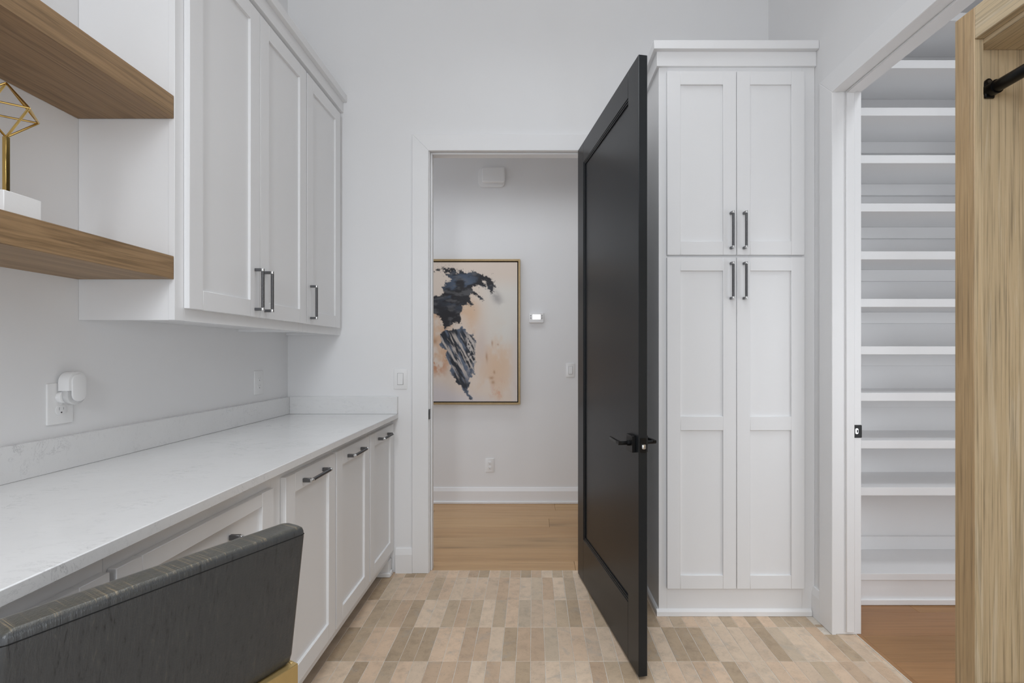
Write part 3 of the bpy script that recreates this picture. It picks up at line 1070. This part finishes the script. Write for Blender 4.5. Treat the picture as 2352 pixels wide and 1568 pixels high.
plate(TX(XL, 1.445, 1.122), 'wall_outlet', 'white double outlet on the left wall carrying the plug-in freshener', 'outlet', (XL, 1.445, 1.122), 'outlet', 'white wall outlets', .080, .124)
plate(TX(XL, 2.491, 1.122), 'wall_outlet', 'white double outlet on the left wall under the upper cabinets', 'outlet', (XL, 2.491, 1.122), 'outlet', 'white wall outlets', .080, .124)
plate(TY(-.7735, YB, 1.125), 'light_switch', 'white rocker switch beside the doorway casing, above the backsplash', 'switch', (-.7735, YB, 1.125), 'rocker', 'white rocker switches', .077, .119)
pp = 1100 / YH
plate(TY((1310 - 1225) / pp, YH, CAM_Z - (850 - 812) / pp), 'light_switch', 'white rocker switch on the hall wall beside the black door', 'switch', ((1310 - 1225) / pp, YH, CAM_Z - 38 / pp), 'rocker', 'white rocker switches')
plate(TY((1125 - 1225) / pp, YH, CAM_Z - (1068 - 812) / pp), 'wall_outlet', 'white double outlet low on the hall wall under the painting', 'outlet', ((1125 - 1225) / pp, YH, CAM_Z - 256 / pp), 'outlet', 'white wall outlets')

# plug-in freshener
fy, fz = 1.462, 1.168
pl = thing('plug_in_freshener', 'white plug-in air freshener with a clear lower tank, in the near outlet', 'air freshener', (XL, fy, fz))


def stadium(w_, h_, cy_=0.0, cz_=0.0, n=12):
    r = w_ / 2
    hh = h_ / 2 - r
    return [(cy_ + r * math.cos(math.pi * i / n), cz_ + hh + r * math.sin(math.pi * i / n)) for i in range(n + 1)] + \
           [(cy_ - r * math.cos(math.pi * i / n), cz_ - hh - r * math.sin(math.pi * i / n)) for i in range(n + 1)]


x0 = XL + .0078
m = MB()
m.prism(circle(fy - .016, fz - .027, .0185, 24), 'x', x0, x0 + .0118, b=.002)
m.build('plug_base', M_PLASTIC, pl)
up = [(fy + .029 * math.cos(math.pi * i / 16), fz + .020 + .029 * math.sin(math.pi * i / 16)) for i in range(17)] + [(fy - .029, fz - .008), (fy + .029, fz - .008)]
m = MB()
m.prism(up, 'x', x0 + .0012, XL + .041, b=.002)
m.build('shell', M_PLASTIC, pl)
lo = [(fy + .029, fz - .0085), (fy - .029, fz - .0085)] + [(fy - .029 * math.cos(math.pi * i / 16), fz - .022 - .029 * math.sin(math.pi * i / 16)) for i in range(17)]
m = MB()
m.prism(lo, 'x', x0 + .0122, XL + .038, b=.003)
m.build('clear_tank', M_CLEAR, pl)['label'] = 'clear plastic tank'
m = MB()
m.prism(stadium(.044, .084, fy + .001, fz + .0005), 'x', XL + .0412, XL + .0455, b=.0018)
m.build('front_plate', M_PLASTIC, pl)

# chime box, thermostat
cxm, czm = (1131 - 1225) / pp, CAM_Z + (812 - 408) / pp
ch = thing('door_chime', 'white rounded chime box high on the hall wall', 'chime', (cxm, YH, czm))
MB(TY(cxm, YH, czm)).prism(rrect(-.006, -.004, .226, .160, .035, 6), 'y', .0003, .020, b=.006).build('back_plate', M_PLASTIC, ch)
MB(TY(cxm, YH, czm)).prism(rrect(.012, .010, .198, .130, .020, 6), 'y', .0203, .050, b=.012, seg=4).build('cover', M_PLASTIC, ch)
tx, tz = (1232 - 1225) / pp, CAM_Z + (812 - 730) / pp
tm = thing('thermostat', 'small white thermostat with a lit screen on the hall wall', 'thermostat', (tx, YH, tz))
T = TY(tx, YH, tz)
MB(T).prism(rrect(0, 0, .126, .086, .010, 5), 'y', .0003, .022, b=.004).build('body', M_PLASTIC, tm)
MB(T).prism(rrect(.001, .007, .068, .042, .002, 3), 'y', .0222, .0232).build('screen', M_SCREEN, tm)['label'] = 'lit white screen'
MB(T).box(-.056, .056, .0222, .0236, -.034, -.027, .001).build('lower_strip', M_SHOE, tm)
for bx in (-.0475, .0475):
    for bz in (-.002, .017):
        MB(T).prism(rrect(bx, bz, .011, .008, .003, 4), 'y', .0222, .0236).build('button', M_GREYBTN, tm)

# ------------------------------------------------------------------ painting on the hall wall
SC = 4.357 * 1100 / (YH - .035)           # zoom-space pixels per metre on the canvas face
art = thing('painting', 'tall abstract painting in navy, peach and cream, in a thin gold frame', 'painting', (-.55, YH, 1.45))


def art_pos(px, py):
    return ((980 + px / 4.357 - 1225) / 1100 * (YH - .035), CAM_Z + (812 - 580 - py / 4.357) / 1100 * (YH - .035))


P1 = [(62, 195), (110, 158), (160, 148), (230, 152), (300, 165), (360, 185), (390, 210), (440, 195), (480, 190), (540, 215), (600, 240), (640, 255), (665, 300), (702, 350), (662, 340), (650, 415), (632, 375), (600, 345), (560, 350), (520, 325), (470, 340), (450, 350), (470, 390), (520, 425), (582, 475), (540, 470), (490, 425), (440, 410), (430, 440), (460, 520), (445, 545), (425, 500), (400, 515), (360, 530), (355, 580), (335, 600), (345, 690), (325, 720), (310, 690), (270, 700), (240, 740), (200, 745), (185, 770), (165, 740), (160, 690), (130, 640), (62, 600), (-60, 560), (-80, 480), (62, 435), (130, 430), (180, 400), (150, 340), (190, 335), (180, 300), (230, 290), (250, 270), (200, 235), (180, 205), (120, 185)]
P2 = [(130, 820), (160, 800), (180, 770), (220, 790), (270, 760), (310, 770), (350, 738), (380, 760), (400, 800), (440, 830), (465, 800), (470, 850), (490, 880), (490, 960), (480, 1030), (490, 1100), (470, 1150), (480, 1200), (500, 1235), (455, 1210), (460, 1245), (430, 1250), (420, 1290), (435, 1305), (415, 1350), (405, 1375), (430, 1420), (466, 1465), (440, 1472), (410, 1440), (370, 1380), (340, 1330), (290, 1300), (290, 1265), (240, 1210), (230, 1180), (245, 1130), (210, 1090), (190, 1040), (200, 980), (160, 950), (120, 920), (150, 890), (145, 850)]
HOLE = [(555, 275), (585, 285), (605, 320), (612, 355), (590, 330), (570, 305)]
ax0, ax1, ay0, ay1 = -130.0, 907.0, 96.0, 1489.0
SS, NX, NY = 3, 231, 310
gx, gy = np.meshgrid(np.linspace(ax0, ax1, NX * SS), np.linspace(ay0, ay1, NY * SS))
rs = np.random.RandomState(5)


def vnoise(x, y, seed):
    r = np.random.RandomState(seed)
    tab = r.rand(256, 256)
    xi, yi = np.floor(x).astype(int), np.floor(y).astype(int)
    fx, fy_ = x - xi, y - yi
    fx, fy_ = fx * fx * (3 - 2 * fx), fy_ * fy_ * (3 - 2 * fy_)
    g = lambda a, b: tab[a % 256, b % 256]
    return (g(xi, yi) * (1 - fx) + g(xi + 1, yi) * fx) * (1 - fy_) + (g(xi, yi + 1) * (1 - fx) + g(xi + 1, yi + 1) * fx) * fy_


def fbm(x, y, seed, oct_=5, rough=.55):
    a, s_, t = 1.0, 0.0, 0.0
    for i in range(oct_):
        s_ += a * vnoise(x * 2 ** i + 17 * i, y * 2 ** i + 31 * i, seed + i)
        t += a
        a *= rough
    return s_ / t


def inside(poly, x, y):
    res = np.zeros(x.shape, bool)
    n = len(poly)
    for i in range(n):
        (xa, ya), (xb, yb) = poly[i], poly[(i + 1) % n]
        if ya == yb:
            continue
        c = ((ya > y) != (yb > y)) & (x < (xb - xa) * (y - ya) / (yb - ya) + xa)
        res ^= c
    return res


def sm(a, b, x):
    t = np.clip((x - a) / (b - a), 0, 1)
    return t * t * (3 - 2 * t)


L3 = lambda c: np.array(lin(c))
mixc = lambda c, d, f: c * (1 - f[..., None]) + d * f[..., None]
col = np.ones(gx.shape + (3,)) * L3((203, 190, 178))
n1 = fbm(gx / 170, gy / 170, 3)
n2 = fbm(gx / 120 + 5, gy / 200, 11)
n3 = fbm(gx / 60, gy / 90, 23)
col = mixc(col, L3((202, 199, 193)), sm(430, 760, gx) * sm(200, 420, gy) * (1 - sm(780, 1100, gy)))
warm = np.clip(sm(.42, .62, n1 * .7 + n3 * .3) * (1 - sm(300, 520, np.abs(gx - 60))) * sm(420, 600, gy) * (1 - sm(1120, 1260, gy)), 0, 1)
col = mixc(col, L3((194, 158, 126)), warm * .75)
warm2 = np.exp(-((gx - 430) / 100) ** 2 - ((gy - 590) / 120) ** 2)
col = mixc(col, L3((200, 170, 142)), np.clip(warm2 * .8, 0, 1))
warm3 = sm(.38, .60, n2) * np.exp(-((gx - 700) / 210) ** 2 - ((gy - 1130) / 300) ** 2)
col = mixc(col, L3((200, 172, 146)), np.clip(warm3 * .85, 0, 1))
pink = sm(.45, .62, n3) * np.exp(-((gx - 780) / 130) ** 2 - ((gy - 1380) / 80) ** 2)
col = mixc(col, L3((196, 152, 128)), np.clip(pink, 0, 1))
lil = sm(1180, 1380, gy + 60 * (n1 - .5) - .35 * gx)
col = mixc(col, L3((190, 186, 190)), lil * .85)
lil2 = np.exp(-((gx - 545) / 60) ** 2 - ((gy - 930) / 190) ** 2)
col = mixc(col, L3((192, 178, 170)), np.clip(lil2, 0, 1) * .8)
rgt = sm(800, 900, gx) * sm(560, 900, gy)
col = mixc(col, L3((196, 190, 188)), rgt * .7)
sm_s = np.exp(-((gx - 700) / 55) ** 2 - ((gy - 450 - .6 * (gx - 700)) / 60) ** 2) * sm(.35, .6, n3)
col = mixc(col, L3((158, 154, 152)), np.clip(sm_s * 1.1, 0, 1))
orange = np.exp(-((gx - 110) / 90) ** 2 - ((gy - 1110) / 110) ** 2) * sm(.4, .62, n3)
col = mixc(col, L3((176, 118, 82)), np.clip(orange, 0, 1))
for (qx, qy, sx, sy) in ((652, 905, 7, 28), (603, 1050, 11, 42), (675, 1195, 12, 20), (645, 1255, 26, 16), (662, 1300, 18, 18), (715, 918, 9, 10), (85, 890, 24, 26)):
    f = np.exp(-((gx - qx + 14 * (n3 - .5) * 2) / sx) ** 2 - ((gy - qy + 40 * (n1 - .5)) / sy) ** 2)
    col = mixc(col, L3((150, 104, 66)), np.clip(f * .6, 0, 1))
# ragged dark forms
e1 = (fbm(gx / 14, gy / 14, 41, 4, .7) - .5)
e2 = (fbm(gx / 14 + 9, gy / 14, 57, 4, .7) - .5)
wx, wy = gx + e1 * 40, gy + e2 * 40
m1 = inside(P1, wx, wy) & ~inside(HOLE, wx, wy)
top = (gy < 215) & (gx < 330) & (fbm(gx / 16, gy / 12, 71, 3) > .56)
m1 &= ~top
blue = sm(.40, .62, fbm(gx / 110, gy / 45 + gx / 200, 83)) * np.exp(-((gx - 360) / 190) ** 2 - ((gy - 350) / 170) ** 2)
dk = mixc(np.ones_like(col) * L3((33, 32, 36)), L3((72, 84, 102)), np.clip(blue * 1.25, 0, 1))
gl = sm(.5, .72, fbm(gx / 80, gy / 30, 91)) * .55
dk = mixc(dk, L3((92, 92, 94)), gl)
spat = inside(P1, gx + e1 * 150, gy + e2 * 150) & (fbm(gx / 6, gy / 6, 161, 2, .5) > .64)
col = mixc(col, dk, (m1 | spat).astype(float))
m2 = inside(P2, wx, wy)
u = (gx * .88 - gy * .47)
vv = (gx * .47 + gy * .88)
stk = fbm(u / 17, vv / 150, 101, 4, .6)
core = np.clip(1 - sm(40, 150, np.abs(u + 130 - 0.0)), 0, 1)
dk2 = mixc(np.ones_like(col) * L3((35, 39, 47)), L3((84, 94, 110)), sm(.42, .62, fbm(u / 40, vv / 160, 121)))
dk2 = mixc(dk2, L3((176, 168, 162)), sm(.50, .60, stk) * sm(775, 850, gy) * (1 - sm(1150, 1330, gy)) * .95)
pat = fbm(gx / 22, gy / 26, 131, 3, .6)
dk2 = mixc(dk2, L3((178, 172, 168)), sm(.54, .62, pat) * sm(370, 420, gx) * (1 - sm(1050, 1250, gy)) * .9)
col = mixc(col, dk2, m2.astype(float))
col = np.clip(col * 1.22, 0, .95).reshape(NY, SS, NX, SS, 3).mean(axis=(1, 3))
gx, gy = np.meshgrid(np.linspace(ax0, ax1, NX), np.linspace(ay0, ay1, NY))
verts, faces = [], []
for j in range(NY):
    for i in range(NX):
        X_, Z_ = art_pos(gx[j, i], gy[j, i])
        verts.append((X_ + .55, -.035, Z_ - 1.45))
for j in range(NY - 1):
    for i in range(NX - 1):
        a = j * NX + i
        faces.append((a, a + NX, a + NX + 1, a + 1))
me = bpy.data.meshes.new('canvas')
me.from_pydata(verts, [], faces)
att = me.color_attributes.new('paint', 'FLOAT_COLOR', 'POINT')
rgba = np.ones((NX * NY, 4), np.float32)
rgba[:, :3] = col.reshape(-1, 3)
att.data.foreach_set('color', rgba.ravel())
me.materials.append(M_ART)
cv = bpy.data.objects.new('canvas', me)
C.objects.link(cv)
cv.parent = art
cx0, cz1 = art_pos(ax0, ay0)
cx1, cz0 = art_pos(ax1, ay1)
g = .0085
MB().box(cx0 + .001, cx1 - .001, YH - .034, YH - .006, cz0 + .001, cz1 - .001).build('stretcher', M_GAP, art)
MB().box(cx0 - g, cx1 + g, YH - .0058, YH - .0005, cz0 - g, cz1 + g).build('backing', M_GAP, art)
fw = .0165
m = MB()
m.box(cx0 - g - fw, cx0 - g, YH - .042, YH - .0005, cz0 - g - fw, cz1 + g + fw, .001)
m.box(cx1 + g, cx1 + g + fw, YH - .042, YH - .0005, cz0 - g - fw, cz1 + g + fw, .001)
m.box(cx0 - g, cx1 + g, YH - .042, YH - .0005, cz0 - g - fw, cz0 - g, .001)
m.box(cx0 - g, cx1 + g, YH - .042, YH - .0005, cz1 + g, cz1 + g + fw, .001)
m.build('frame', M_FRAME, art)['label'] = 'thin pale gold frame'

for o in bpy.data.objects:
    if '_local' in o:
        del o['_local']
